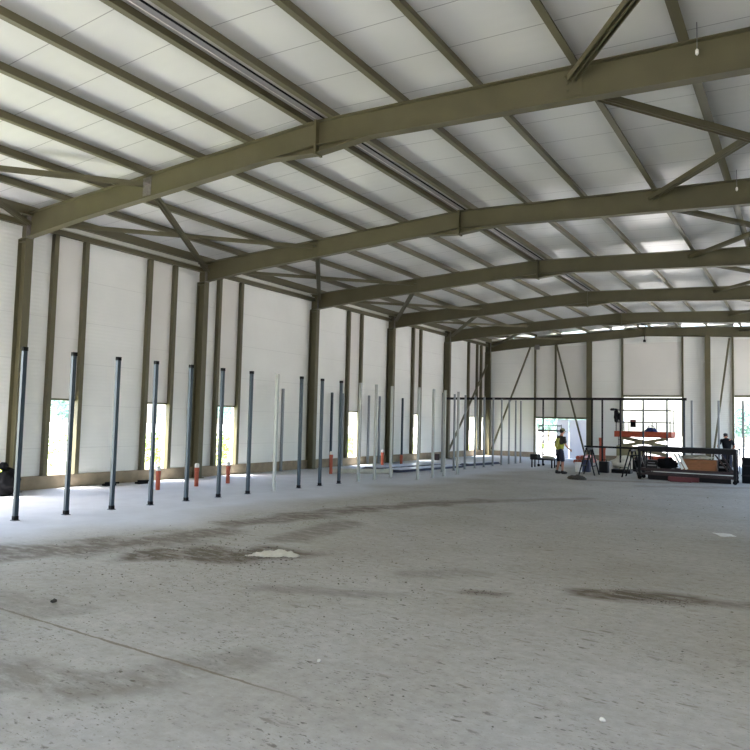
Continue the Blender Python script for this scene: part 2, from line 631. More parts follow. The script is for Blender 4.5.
# ---- columns along the left wall
cy_h = .35
for k, y in enumerate(FY):
    o = MB().beam(I_prof(cy_h, .20, .016, .011), (-cy_h / 2, y, 0.02), (-cy_h / 2, y, 6.37), (1, 0, 0)).build('column', M_OLIVE)
    lab = ('olive steel column of the %s frame against the left wall' % near(k)) if k < 5 else 'olive steel column in the far corner of left and end walls'
    tag(o, lab, 'column', 'columns along the left wall')
    MB().box(-cy_h - .03, .05, y - .15, y + .15, 0.0, .02).build('base_plate', M_OLIVE, o)
    st = MB()
    for s in (-1, 1):
        st.box(-cy_h + .016, -.016, y + s * .01 if s > 0 else y - .095, y + .095 if s > 0 else y - .01, 6.29, 6.302)
    st.build('stiffener', M_OLIVE, o)
for x, nm in ((6.04, 'between the low doorway and the tall doorway'), (12.19, 'between the tall doorway and the opening at far right')):
    o = MB().beam(I_prof(.32, .24, .016, .011), (x, 29.92, .02), (x, 29.92, ztop(x) - RD), (0, 1, 0)).build('column', M_OLIVE)
    tag(o, 'olive steel end wall column ' + nm, 'column', 'columns of the end wall')
    MB().box(x - .16, x + .16, 29.72, 30.1, 0, .02).build('base_plate', M_OLIVE, o)

# ---- rafters: a left and a right half per frame, bolted at the ridge
rprof = I_prof(RD, .19, .017, .010)


def zc(x):
    return ztop(x) - RD / 2


for k, y in enumerate(FY):
    for side in (0, 1):
        mx = (lambda x: x) if side == 0 else (lambda x: 2 * RID - x)
        # tapered I section: deeper towards the eave
        bot = [(-.35, 6.36), (2.2, 6.575), (RID, 6.955)]
        tops = [(-.35, ZE - SL * .35), (RID, ztop(RID))]
        r_ = MB()
        r_.beam(rect(.19, .017), (mx(-.35), y, tops[0][1] - .0085), (mx(RID), y, tops[1][1] - .0085))
        for (xa, za), (xb, zb) in zip(bot[:-1], bot[1:]):
            r_.beam(rect(.19, .017), (mx(xa), y, za + .0085), (mx(xb), y, zb + .0085))
        pts = [(mx(p), q + .012) for p, q in bot] + [(mx(p), q - .012) for p, q in reversed(tops)]
        n_ = len(pts)
        r_.add([(p, y + s * .005, q) for s in (-1, 1) for p, q in pts],
               [tuple(range(n_)), tuple(range(2 * n_ - 1, n_ - 1, -1))] + [(q, (q + 1) % n_, n_ + (q + 1) % n_, n_ + q) for q in range(n_)])
        o = r_.build('rafter', M_OLIVE)
        which = 'far end wall' if k == 5 else '%s frame' % near(k)
        tag(o, 'olive roof beam of the %s, %s' % (which, 'rising from left wall to ridge' if side == 0 else 'falling from ridge to the right'), 'roof beam', 'roof beams of the frames')
        # haunch under the ridge
        if k < 5:
            h = MB()
            zb = zc(RID) - RD / 2
            for t0, t1, w in ((0, .0, .012),):
                pts = [(mx(RID), zb), (mx(RID), zb - .15), (mx(RID - 1.15), zc(RID - 1.15) - RD / 2)]
                vsn = [(p, y + s * .005, q) for s in (-1, 1) for p, q in pts]
                h.add(vsn, [(0, 1, 2), (3, 5, 4), (0, 3, 4, 1), (1, 4, 5, 2), (2, 5, 3, 0)])
            h.beam(rect(.19, .016), (mx(RID), y, zb - .15), (mx(RID - 1.15), y, zc(RID - 1.15) - RD / 2 - .01))
            h.build('haunch', M_OLIVE, o)
        # end plate at the ridge
        e = MB()
        xs = sorted((mx(RID), mx(RID - .022)))
        e.box(xs[0], xs[1], y - .11, y + .11, zc(RID) - RD / 2 - (.18 if k < 5 else .02), ztop(RID) + .01)
        e.build('end_plate', M_OLIVE, o)
        # eave end plate with bolts
        e = MB()
        xs = sorted((mx(.0), mx(.02)))
        e.box(xs[0], xs[1], y - .1, y + .1, 6.37, 7.02)
        bo = e
        for zz in (6.45, 6.6, 6.75, 6.9):
            for yy in (-.06, .06):
                xx = mx(.02)
                bo.tube((xx, y + yy, zz), (xx + (.025 if side == 0 else -.025), y + yy, zz), .016, n=6)
        e.build('eave_plate', M_GUSSET, o)
        # brace gusset at the third purlin, both faces of the web
        gs = MB()
        for s in (-1, 1):
            if k == 5 and s == 1:
                continue
            xg = mx(4.40)
            gs.box(xg - .13, xg + .13, y + s * .008 - .004, y + s * .008 + .004, zc(4.40) - RD / 2 + .02, zc(4.40) + RD / 2 - .02)
            gs.box(xg - .09, xg + .09, min(y + s * .008, y + s * .16), max(y + s * .008, y + s * .16), zc(4.40) + .045, zc(4.40) + .055)
            for zz in (-.1, 0, .1):
                gs.tube((xg - .09, y + s * .012, zc(4.40) + zz), (xg - .09, y + s * .03, zc(4.40) + zz), .014, n=6)
        gs.build('gusset_plate', M_GUSSET if side == 0 and k == 0 else M_OLIVE, o)

# ---- purlins
zp = [(-.03, -.09), (.03, -.09)]
PX = [0.0, 1.42, 2.93, 4.40, 5.95, 7.32, 8.78]


def z_prof(d, f, t=.012, flip=1):
    h = d / 2
    p = [(-f, h), (-f, h - t), (-t / 2, h - t), (-t / 2, -h), (f, -h), (f, -h + t), (t / 2, -h + t), (t / 2, h)]
    return [(a * flip, b) for a, b in p]


for side in (0, 1):
    for i, x in enumerate(PX):
        xx = x if side == 0 else 2 * RID - x
        if i == 0:
            xx = .02 if side == 0 else 2 * RID - .02
        zz = ztop(xx) + PD / 2
        tilt = Vector((-SL if side == 0 else SL, 0, 1))
        # web faces the ridge, lower flange towards +X as seen in the hall
        pd = PD - .004
        if i == 0:
            pd, zz = PD + .07, zz - .055
        o = MB().beam(z_prof(pd, .095, .012, 1), (xx, -14, zz), (xx, 29.98, zz), tilt).build('purlin', M_PURLIN)
        if i == 0:
            lab = 'olive roof purlin along the very edge of the %s eave' % ('left' if side == 0 else 'right')
        elif i == 6:
            lab = 'olive roof purlin on the %s side of the ridge' % ('left' if side == 0 else 'right')
        else:
            lab = 'olive roof purlin, %s up from the %s eave' % (ORD[i - 1], 'left' if side == 0 else 'right')
        tag(o, lab, 'purlin', 'roof purlins')
rg = MB()
rg.box(8.86, 9.28, -14, 29.95, ztop(8.8) + PD - .055, ztop(8.8) + PD - .045)
o = rg.build('ridge_flashing', mat('ridge_zinc', srgb(176, 172, 172), rough=.55, var=.1, scale=3))
tag(o, 'grey galvanised ridge sheet between the two ridge purlins', 'flashing')
o = MB().tube((9.13, -14, ztop(9) + .09), (9.13, 29.9, ztop(9) + .09), .016, n=6).build('ridge_cable', M_BLACK)
tag(o, 'black cable running along the ridge sheet', 'cable')
o = MB().tube((9.0, -14, ztop(9) + .075), (9.0, 29.9, ztop(9) + .075), .008, n=6).build('ridge_conduit', M_WHITECAP)
tag(o, 'thin white conduit running along the ridge sheet', 'conduit')

# ---- eave beam along the left wall
o = MB().box(-.30, -.16, -14, 30.1, 6.72, 6.85).build('eave_beam', M_OLIVE)
tag(o, 'olive eave beam running along the head of the left wall', 'beam')
o = MB().box(-.32, -.20, -14, 30.1, 6.875, 6.89).build('eave_panel_strip', M_CREAM)  # strip drawn for the pale wall panel seen between beam and purlin
tag(o, 'thin cream strip above the left eave beam', 'flashing')

# ---- roof braces, a cross in every bay beside each eave
for side in (0, 1):
    mx = (lambda x: x) if side == 0 else (lambda x: 2 * RID - x)
    sn = 'left' if side == 0 else 'right'
    for k in range(-1, 5):
        y0 = FY[k] if k >= 0 else -BAY
        y1 = FY[k + 1]
        e0, e1 = y0 + .12, y1 - .12
        bayn = 'bay nearest camera' if k < 0 else '%s bay past nearest frame' % ORD[k]
        pr = [(-.07, -.045), (-.058, -.045), (-.058, .03), (-.012, .03), (-.012, -.045), (.012, -.045), (.012, .03), (.058, .03), (.058, -.045), (.07, -.045), (.07, .045), (-.07, .045)]
        a = MB().beam(pr, (mx(.12), e0, 6.78), (mx(4.40), e1, zc(4.40) + .01)).build('roof_brace', M_OLIVE)
        tag(a, 'olive roof brace by %s eave, %s, slanting away from wall' % (sn, bayn), 'brace', 'diagonal roof braces')
        b = MB().beam(pr, (mx(4.40), e0, zc(4.40) - .06), (mx(.12), e1, 6.70)).build('roof_brace', M_OLIVE)
        tag(b, 'olive roof brace by %s eave, %s, slanting back to wall' % (sn, bayn), 'brace', 'diagonal roof braces')
        # end cleats

# ---- wall studs either side of the left windows
for j, (a, b) in enumerate(WIN):
    for s, yy in ((0, a - .065), (1, b + .065)):
        if j == 6 and s == 1:
            continue
        o = MB().beam(rect(.125, .15), (WX + .085, yy, .345), (WX + .085, yy, 6.72), (1, 0, 0)).build('wall_stud', M_OLIVE)
        tag(o, 'olive wall stud on the %s side of the %s narrow window in the left wall' % ('near' if s == 0 else 'far', ORD[j]), 'stud', 'studs beside the left windows')
        MB().box(WX + .01, WX + .17, yy - .09, yy + .09, .343, .355).build('foot_plate', M_OLIVE, o)

# ---- end wall studs
for x, w, zb, lab in ((2.79, .10, 0, 'olive end wall stud on the left edge of the low doorway'),
                      (4.04, .10, 2.40, 'olive end wall stud above the middle of the low doorway'),
                      (7.83, .09, 0, 'olive end wall stud on the left edge of the tall doorway'),
                      (10.95, .09, 0, 'olive end wall stud on the right edge of the tall doorway'),
                      (13.35, .09, 0, 'olive end wall stud on the left edge of the opening at far right')):
    o = MB().beam(rect(w, .12), (x, 30.08, zb), (x, 30.08, ztop(x) - .35), (0, 1, 0)).build('wall_stud', M_OLIVE)
    tag(o, lab, 'stud', 'studs of the end wall')

# ---- end wall and left wall diagonals
for p0, p1, lab in (((2.57, 29.86, 6.62), (.12, 29.86, .35), 'olive diagonal brace on end wall falling left to the corner column'),
                    ((4.15, 29.86, 6.68), (5.92, 29.70, .12), 'olive diagonal brace on end wall falling right beside the low doorway'),
                    ((13.22, 29.86, 6.66), (12.38, 29.70, .10), 'steep olive diagonal brace right of the column after the tall doorway')):
    o = MB().beam(rect(.09, .09), p0, p1, (0, 1, 0)).build('wall_brace', M_OLIVE)
    tag(o, lab, 'brace', 'diagonal wall braces')
o = MB().beam(rect(.09, .09), (-.15, 29.72, 5.57), (-.15, 24.5, .42), (1, 0, 0)).build('wall_brace', M_OLIVE)
tag(o, 'olive diagonal brace on the left wall in the last bay before the corner', 'brace', 'diagonal wall braces')

# ---- white door leaves filling the right half of the low doorway
for i, (a, b) in enumerate(((4.08, 4.78), (4.82, 5.86))):
    d_ = MB().box(a, b, 30.2, 30.22, .02, 2.27).build('door_%d' % (i + 1), M_POLY)
    struct(d_)

# ---- small fittings on the roof
o = MB()
o.box(2.88, 3.13, 29.72, 29.86, 6.42, 6.70)
o = o.build('junction_box', M_GUSSET, bevel=.01)
tag(o, 'small grey box hanging under the end wall beam near the corner', 'box')
o = MB()
o.tube((9.07, 29.8, 6.99), (9.07, 29.8, 6.70), .02, n=8)
o.box(9.01, 9.13, 29.74, 29.86, 6.62, 6.74)
o = o.build('ceiling_bracket', M_DARK)
tag(o, 'short dark bracket hanging below the ridge at the end wall', 'bracket')
for y, lab in ((-.12, 'thin wire with a metal weight hanging from roof on the nearest frame'), (5.95, 'thin wire with a weight hanging from the roof at second frame')):
    o = empty('hanging_wire', (15.4, y - .02, ztop(15.4) + PD), lab, 'wire', 'hanging wires')
    MB().tube((0, 0, 0), (0, 0, -.38), .006, n=6).build('wire', M_GALV, o)
    MB().lathe([(.006, 0), (.022, -.02), (.022, -.07), (.008, -.09)], (0, 0, -.36), 10).build('weight', M_WHITECAP, o)


# ================================================================ FREESTANDING POSTS
PW, PH = .078, 3.195


def make_post(dark, h=PH, w=PW, caps=True):
    root = empty('steel_post', (0, 0, 0))
    m = (M_POSTL, M_POSTD, M_POSTM)[int(dark)]
    MB().beam(rect(w, w), (0, 0, .012), (0, 0, h), (0, 1, 0)).build('shaft', m, root, bevel=.006)
    MB().box(-w / 2 - .022, w / 2 + .022, -w / 2 - .022, w / 2 + .022, 0, .012).build('base_plate', M_POSTD if caps else m, root)
    if caps:
        MB().box(-w / 2 - .004, w / 2 + .004, -w / 2 - .004, w / 2 + .004, h - .07, h + .004).build('top_cap', M_BLACK, root)
        MB().box(-w / 2 - .004, w / 2 + .004, -w / 2 - .004, w / 2 + .004, .012, .085).build('foot_sleeve', M_BLACK, root)
    return root


protos = {}


def place_post(x, y, dark, caps, label, group, h=PH, w=PW, rz=0.0):
    key = (dark, caps, h, w)
    if key not in protos:
        o = protos[key] = make_post(dark, h, w, caps)
    else:
        o = copy_tree(protos[key])
    o.location = (x, y, 0)
    o.rotation_euler = (0, 0, rz)
    tag(o, label, 'post', group)
    return o


rowA = [-2.46, -1.44, -.40, .60, 1.63, 2.67, 3.72, 4.76, 5.83, 6.83, 7.82, 8.91, 9.89, 10.94]
light_idx = {7, 11, 12, 13}
for i, y in enumerate(rowA):
    dk = i not in light_idx
    place_post(4.234, y, dk, dk, '%s square steel post, %s from the near end of the long row' % ('blue-grey' if dk else 'pale galvanised', ORD[i]), 'posts in the long row', rz=rnd.uniform(-.04, .04))
rowA2 = [14.05, 14.88, 15.95, 17.01, 18.05, 19.04, 20.09, 21.13, 22.10, 23.0, 23.7]
for i, y in enumerate(rowA2):
    place_post(4.26, y, 2, False, 'thin grey steel post, %s after the gap in the long row' % ORD[i], 'posts in the far half of the long row', h=3.14, w=.072)
for i, y in enumerate((11.0, 12.1, 13.0, 14.15)):
    place_post(5.28, y, 0, False, 'pale steel post, %s in the short row of four beside the long row' % ORD[i], 'posts in the short row', h=3.15)
for i, y in enumerate((10.32, 13.49, 14.28, 16.34, 17.26, 19.4)):
    place_post(-.20, y, 1 if i in (1, 5) else 2, False, '%s steel post upright against the left wall, %s of six' % ('dark grey' if i in (1, 5) else 'grey', ORD[i]), 'posts against the left wall', h=3.1, w=.085)
# cross row carrying the long dark rail
RY = 23.9
o = MB().beam(rect(.10, .12), (-.22, RY, PH + .06), (11.98, RY, PH + .06)).build('partition_rail', M_DARK)
tag(o, 'long dark steel rail running across the hall on top of the posts', 'rail')
xs = [(5.36, 1), (7.78, 1), (8.26, 1), (9.10, 1), (10.12, 0), (11.15, 0), (11.88, 0)]
for i, (x, dk) in enumerate(xs):
    o = MB().beam(rect(.07, .07), (x, RY, 0.0), (x, RY, PH), (0, 1, 0)).build('rail_post', M_DARK if dk else M_POSTD)
    tag(o, 'thin dark post under the long rail, %s from the left' % ORD[i], 'post', 'posts under the long rail')
for i, x in enumerate((12.19, 13.27, 14.22)):
    place_post(x, RY, 2, False, 'grey steel post right of the rail end, %s of three' % ORD[i], 'posts beyond the rail end', h=3.2, w=.085)

# ================================================================ DRAIN STUBS
for i, (x, y, h, lab) in enumerate(((1.85, 2.82, .54, 'below the second window'), (1.86, 4.18, .56, 'in front of the second column'), (1.84, 5.45, .55, 'below the third window'),
                                    (1.83, 10.72, .72, 'just past the third column'), (.60, 16.31, .60, 'before the fourth column'), (.81, 17.63, .42, 'just past the fourth column'))):
    h *= 1.03
    o = empty('drain_pipe', (x, y, 0), 'orange plastic drain stub upright in the floor ' + lab, 'pipe', 'orange drain stubs')
    r = .06
    MB().lathe([(r, 0), (r, h - .16), (r * 1.18, h - .155), (r * 1.18, h - .05), (r, h - .045), (r, h)], (0, 0, 0), 18).build('pipe', M_ORANGE, o, smooth=False)
    if i not in (5,):
        MB().lathe([(r * 1.05, 0), (r * 1.05, .10), (r * .8, .13), (r * .2, .14)], (0, 0, h - .06), 18).build('cap', M_WHITECAP, o)

# ================================================================ THINGS NEAR THE LEFT WALL
# long flat bundles under foil beside the posts
for i, (x0, y0, x1, y1, w, h, lab) in enumerate((
        (1.7, 13.6, 2.3, 18.6, .9, .09, 'navy stack of long metal sheets on floor, closest to left wall'),
        (2.9, 13.2, 3.35, 18.2, .8, .08, 'navy stack of long metal sheets on floor beside the post row'),
        (3.2, 19.0, 3.6, 22.0, .5, .10, 'short navy stack of metal sheets at the far end of the row'))):
    o = empty('sheet_stack', ((x0 + x1) / 2, (y0 + y1) / 2, 0), lab, 'sheets', 'stacks of long sheets')
    a = math.atan2(-(x1 - x0), y1 - y0)
    o.rotation_euler = (0, 0, a)
    ln = math.hypot(x1 - x0, y1 - y0)
    s = MB()
    for q in range(4):
        dx = .02 * (q % 2)
        s.box(-w / 2 + dx, w / 2 - .03 + dx, -ln / 2 + .1 * q, ln / 2 - .05 * q, q * h / 4, (q + 1) * h / 4 - .006)
    s.build('sheets', M_NAVY, o)
    n = 26
    vv, ff = [], []
    for j in range(n + 1):
        for t in range(5):
            yy = -ln / 2 + .15 + (ln - .5) * j / n
            xx = (-.5 + t / 4) * w * (1.04 + .12 * mnoise.noise(Vector((yy, t, i))))
            zz = h + .012 + .028 * abs(mnoise.noise(Vector((xx * 3, yy * 2.2, i * 4.0))))
            vv.append((xx, yy, zz))
    for j in range(n):
        for t in range(4):
            ff.append((j * 5 + t, j * 5 + t + 1, j * 5 + t + 6, j * 5 + t + 5))
    f_ = MB().add(vv, ff).build('foil_cover', M_LILAC, o, smooth=True)
    sm = f_.modifiers.new('thick', 'SOLIDIFY')
    sm.thickness = .006
o = MB().tube((1.75, 10.95, .085), (3.35, 12.6, .085), .085, n=18).build('membrane_roll', M_CREAM)
tag(o, 'cream roll of membrane lying on floor in front of navy sheets', 'roll')
# dark timber offcuts by the plinth
for i, (x, y, lab) in enumerate(((.25, 2.75, 'small dark offcut lying by the plinth, nearer one'), (.35, 3.75, 'small dark offcut lying by the plinth below second window'))):
    o = MB().box(x - .09, x + .09, y - .16, y + .16, 0, .05)
    o.beam(rect(.04, .05), (x - .05, y - .1, .075), (x + .12, y + .22, .075))
    o = o.build('offcut', M_BLACK)
    tag(o, lab, 'offcut', 'dark offcuts by the plinth')
# dark bag with a lime vest at the picture's left edge
o = empty('black_sack', (.34, -.52, 0), 'bulging black sack on the floor in front of the nearest column', 'sack')
MB().blob((0, 0, .31), (.31, .36, .34), .30, 2.6, 3, 4, -.31).build('sack_body', M_BLACK, o, smooth=True)
MB().blob((.02, -.02, .70), (.10, .10, .09), .3, 3, 5, 2).build('sack_neck', M_BLACK, o, smooth=True)
vv, ff = [], []
nU, nV = 14, 10
for a in range(nU):
    for b in range(nV):
        u = a / (nU - 1) * 1.5 - .75
        v = b / (nV - 1) * 1.0 - .5
        r = math.hypot(u * .9, v * 1.2)
        vv.append((.26 + u * .15, -.66 + v * .26, .715 - r * r * .34 + .03 * mnoise.noise(Vector((u * 4, v * 4, 2)))))
for a in range(nU - 1):
    for b in range(nV - 1):
        ff.append((a * nV + b, (a + 1) * nV + b, (a + 1) * nV + b + 1, a * nV + b + 1))
o = MB().add(vv, ff).build('safety_vest', M_LIME, smooth=True)
o.modifiers.new('thick', 'SOLIDIFY').thickness = .012
MB().path([(.30, -.74, .66), (.44, -.74, .67), (.62, -.72, .60), (.46, -.84, .54), (.30, -.84, .50)], .012, 8).build('strap', M_LIME, o)
tag(o, 'lime hi-vis vest draped over the black sack', 'vest')

# ================================================================ FAR END: MACHINES, BENCHES
# scissor lift
LX, LY = 9.62, 26.0
L_ = empty('scissor_lift', (LX, LY, 0), 'orange scissor lift standing in front of the tall doorway', 'scissor lift')
MB().box(-1.15, 1.15, -.48, .48, .20, .52).build('chassis', M_LIFT, L_, bevel=.03)
for sx in (-.85, .85):
    for sy in (-.42, .42):
        w = MB().tube((sx, sy - .09, .19), (sx, sy + .09, .19), .19, n=20).build('wheel', M_BLACK, L_)
        MB().tube((sx, sy - .1, .19), (sx, sy + .1, .19), .08, n=12).build('hub', M_WHITECAP, w)
for st, (z0, z1) in enumerate(((.58, .95), (.97, 1.36))):
    for sy in (-.36, .36):
        MB().beam(rect(.05, .15), (-1.02, sy, z0), (1.02, sy, z1), (0, 0, 1)).build('scissor_arm', M_BEIGE, L_)
        MB().beam(rect(.05, .15), (-1.02, sy * .8, z1), (1.02, sy * .8, z0), (0, 0, 1)).build('scissor_arm', M_BEIGE, L_)
MB().box(-1.30, 1.28, -.55, .55, 1.40, 1.44).box(-1.30, 1.28, -.58, -.55, 1.40, 1.68).box(-1.30, 1.28, .55, .58, 1.40, 1.68).box(-1.30, -1.27, -.55, .55, 1.40, 1.68).box(1.25, 1.28, -.55, .55, 1.40, 1.68).build('platform', M_LIFT, L_)
gr = MB()
for z in (2.12, 2.70):
    for sy in (-.54, .54):
        gr.tube((-1.22, sy, z), (1.22, sy, z), .022, n=8)
    for sx in (-1.22, 1.22):
        gr.tube((sx, -.54, z), (sx, .54, z), .022, n=8)
for sx in (-1.22, -.85, .43, 1.22):
    for sy in (-.54, .54):
        gr.tube((sx, sy, 1.66), (sx, sy, 2.70 if abs(sx) > 1 else 2.12), .020, n=8)
gr.build('guardrail', M_DARK, L_)
MB().box(-1.2, .05, -.60, -.50, .40, .98).build('cover_panel', M_BEIGE, L_, bevel=.02)
la = MB()
for k in range(4):
    la.tube((-1.19, -.2, .5 + .25 * k), (-1.19, .2, .5 + .25 * k), .015, n=6)
for s in (-.2, .2):
    la.tube((-1.19, s, .45), (-1.19, s, 1.42), .015, n=6)
la.build('ladder', M_DARK, L_)
o = empty('control_box', (LX - .42, LY - .60, 1.98), 'red and black control box hung on the lift guardrail', 'control box')
MB().box(-.12, .12, -.06, .03, -.10, .16).build('case', M_BLACK, o, bevel=.01)
MB().box(-.125, .125, -.065, .035, .16, .26).build('lid', M_RED, o, bevel=.01)
MB().path([(-.08, 0, .26), (-.08, .06, .14 + .02), (.08, .06, .16), (.08, 0, .26)], .01).build('hook', M_DARK, o)
o = empty('tool_bag', (LX + .28, LY, 1.44), 'blue tool bag lying on the lift platform', 'bag')
MB().blob((0, 0, .2), (.32, .18, .22), .2, 2, 9, 3, -.2).build('bag_body', M_BLUE, o, smooth=True)
MB().path([(-.18, 0, .36), (-.08, 0, .52), (.1, 0, .52), (.2, 0, .36)], .018).build('handle', M_BLUE, o)
o = empty('work_jacket', (LX - 1.22, LY - .57, 2.7), 'dark work jacket hung over the left end of the lift guardrail', 'jacket')
j = MB()
j.blob((0, -.01, -.28), (.12, .09, .34), .3, 3, 4, 3)
j.blob((.16, -.02, -.33), (.07, .06, .2), .3, 3, 6, 3)
j.blob((-.16, -.02, .02), (.14, .05, .06), .3, 3, 8, 3)
j.build('jacket_body', M_BLACK, o, smooth=True)

# long dark workbench with a lower shelf
BX0, BX1, BY = 11.18, 14.40, 17.35
B = empty('steel_workbench', ((BX0 + BX1) / 2, BY, 0), 'long dark steel workbench with lower shelf and castors', 'workbench')
bl = (BX1 - BX0) / 2
MB().box(-bl, bl, -.45, .45, 1.02, 1.21).build('bench_top', M_DARK, B, bevel=.01)
sl = MB()
sl.beam(rect(.06, .10), (-bl, -.38, .38), (bl, -.38, .38)).beam(rect(.06, .10), (-bl, .38, .38), (bl, .38, .38))
for k in range(7):
    xx = -bl + .1 + k * (2 * bl - .2) / 6
    sl.beam(rect(.07, .03), (xx, -.38, .40), (xx, .38, .40))
sl.beam(rect(.05, .07), (-bl, -.38, .21), (bl, -.38, .21)).beam(rect(.05, .07), (-bl, .38, .21), (bl, .38, .21))
sl.build('lower_shelf', M_DARKRED, B)
for sx in (-1, 1):
    for sy in (-1, 1):
        lg = MB().beam(rect(.09, .09), (sx * (bl - .06), sy * .38, .14), (sx * (bl - .06), sy * .38, 1.02), (0, 1, 0))
        lg.beam(rect(.05, .05), (sx * (bl - .30), sy * .38, .42), (sx * (bl - .30), sy * .38, 1.02), (0, 1, 0))
        lg = lg.build('leg', M_DARK, B)
        MB().tube((sx * (bl - .06), sy * .38 - .025, .07), (sx * (bl - .06), sy * .38 + .025, .07), .07, n=14).box(sx * (bl - .06) - .04, sx * (bl - .06) + .04, sy * .38 - .04, sy * .38 + .04, .10, .15).build('castor', M_BLACK, lg)
for sx in (-1, 1):
    for q in (0, 1):
        MB().beam(rect(.05, .05), (sx * (bl - .06), -.36, .45 + .5 * q), (sx * (bl - .06), .36, .95 - .5 * q)).build('end_brace', M_DARKRED, B)
for q, (xa, xb) in enumerate(((.95, 1.35), (1.15, 1.5))):
    MB().beam(rect(.05, .05), (xa, -.42, 1.0), (xb, -.42, .45)).build('diagonal_strut', M_DARKRED, B)
# what stands on the shelf
o = empty('plywood_crate', (13.2, 17.25, .42), 'wide plywood crate on the workbench shelf', 'crate')
MB().box(-.58, .58, -.24, .24, 0, .38).build('crate_body', M_PLY, o, bevel=.006)
for xx in (-.5, .02, .5):
    MB().box(xx - .04, xx + .04, -.255, -.24, 0, .38).build('batten', M_PLY, o)
o = MB().blob((13.1, 17.25, .872), (.52, .2, .075), .5, 3.5, 2, 3, -.07).build('foil_bundle', M_SHEET, smooth=True)
tag(o, 'crumpled white foil lying on top of the plywood crate', 'foil')
o = MB().blob((12.14, 17.2, .62), (.36, .26, .20), .35, 2.5, 6, 3, -.2).build('dark_sack', M_BLACK, smooth=True)
tag(o, 'dark sack on the workbench shelf left of the plywood crate', 'sack')
for i, (x, lab) in enumerate(((12.42, 'narrow white offcut leaning upright at the left of the crate'), (12.56, 'second white offcut leaning beside the crate'))):
    o = MB().beam(rect(.09, .02), (x, 16.86, 1.0), (x + .28, 16.93, .45), (0, 1, 0)).build('white_board', M_WHITECAP)
    tag(o, lab, 'board', 'white boards at the bench')
for i, (x, wd, hh, m_, lab) in enumerate(((11.62, .38, .3, M_DARK, 'grey machine case on the shelf near left bench leg'), (14.02, .34, .42, M_BLACK, 'black case on the shelf near right bench leg'))):
    o = empty('tool_case', (x, 17.25, .415), lab, 'case', 'tool cases on the bench shelf')
    MB().box(-wd / 2, wd / 2, -.2, .2, 0, hh).build('case_body', m_, o, bevel=.02)
    MB().path([(-.1, -.2, hh * .7), (-.1, -.25, hh * .7), (.1, -.25, hh * .7), (.1, -.2, hh * .7)], .012).build('handle', M_GALV, o)
    MB().box(-wd / 2 + .03, wd / 2 - .03, -.206, -.2, hh * .3, hh * .45).build('latch_strip', M_GALV, o)
# red steel angles lying under the bench
for i, (y, x0, x1, lab) in enumerate(((16.85, 12.3, 13.0, 'short red steel channel on floor under the bench, front one'), (17.08, 12.2, 13.2, 'longer red steel channel on floor under the bench, behind'))):
    o = MB().box(x0, x1, y - .09, y + .09, 0, .015).box(x0, x1, y - .09, y - .075, 0, .16).box(x0, x1, y + .075, y + .09, 0, .16).build('steel_channel', M_RED)
    tag(o, lab, 'steel channel', 'red channels under the bench')
for i, (y, x0, x1, lab) in enumerate(((17.25, 11.5, 14.2, 'long dark steel beam on floor under the workbench, front one'), (17.62, 11.4, 14.1, 'long dark steel beam on floor under the workbench, rear one'))):
    o = MB().beam(I_prof(.17, .12, .014, .01), (x0, y, .085), (x1, y, .085)).build('steel_beam', M_DARK)
    tag(o, lab, 'steel beam', 'dark beams under the bench')
o = empty('generator', (10.35, 21.6, 0), 'dark portable generator in a tube frame behind the right trestle', 'generator')
MB().box(-.32, .32, -.2, .2, .10, .48).build('engine_body', M_BLACK, o, bevel=.03)
MB().box(-.26, .26, -.17, .17, .49, .62).build('fuel_tank', M_DARKRED, o, bevel=.03)
fr = MB()
for sy in (-.26, .26):
    fr.path([(-.4, sy, 0), (-.4, sy, .68), (.4, sy, .68), (.4, sy, 0), (-.4, sy, .03)], .018)
for sx in (-.4, .4):
    for z in (.03, .68):
        fr.tube((sx, -.26, z), (sx, .26, z), .018)
fr.box(-.4, .4, -.26, .26, .06, .10)
fr.build('tube_frame', M_DARK, o)
# trestles with a dark bar, left of the bench
for i, (x, lab) in enumerate(((9.12, 'dark A-shaped trestle carrying the left end of the bar'), (10.75, 'dark A-shaped trestle next to the workbench'))):
    tr_ = empty('trestle', (x, 17.9, 0), lab, 'trestle', 'trestles under the dark bar')
    MB().beam(rect(.08, .08), (0, -.42, 1.02), (0, .42, 1.02)).build('top_bar', M_DARK, tr_)
    for sy in (-.34, .34):
        for sx in (-1, 1):
            MB().beam(rect(.045, .045), (sx * .03, sy, 1.0), (sx * .30, sy, 0), (0, 1, 0)).build('leg', M_DARK, tr_)
    MB().beam(rect(.035, .035), (-.2, -.34, .35), (-.2, .34, .35)).beam(rect(.035, .035), (.2, -.34, .35), (.2, .34, .35)).build('tie_bar', M_DARK, tr_)
o = MB().beam(rect(.09, .07), (8.95, 17.9, 1.096), (11.05, 17.9, 1.096)).build('steel_bar', M_DARK)
tag(o, 'dark steel bar lying across the two trestles', 'bar')
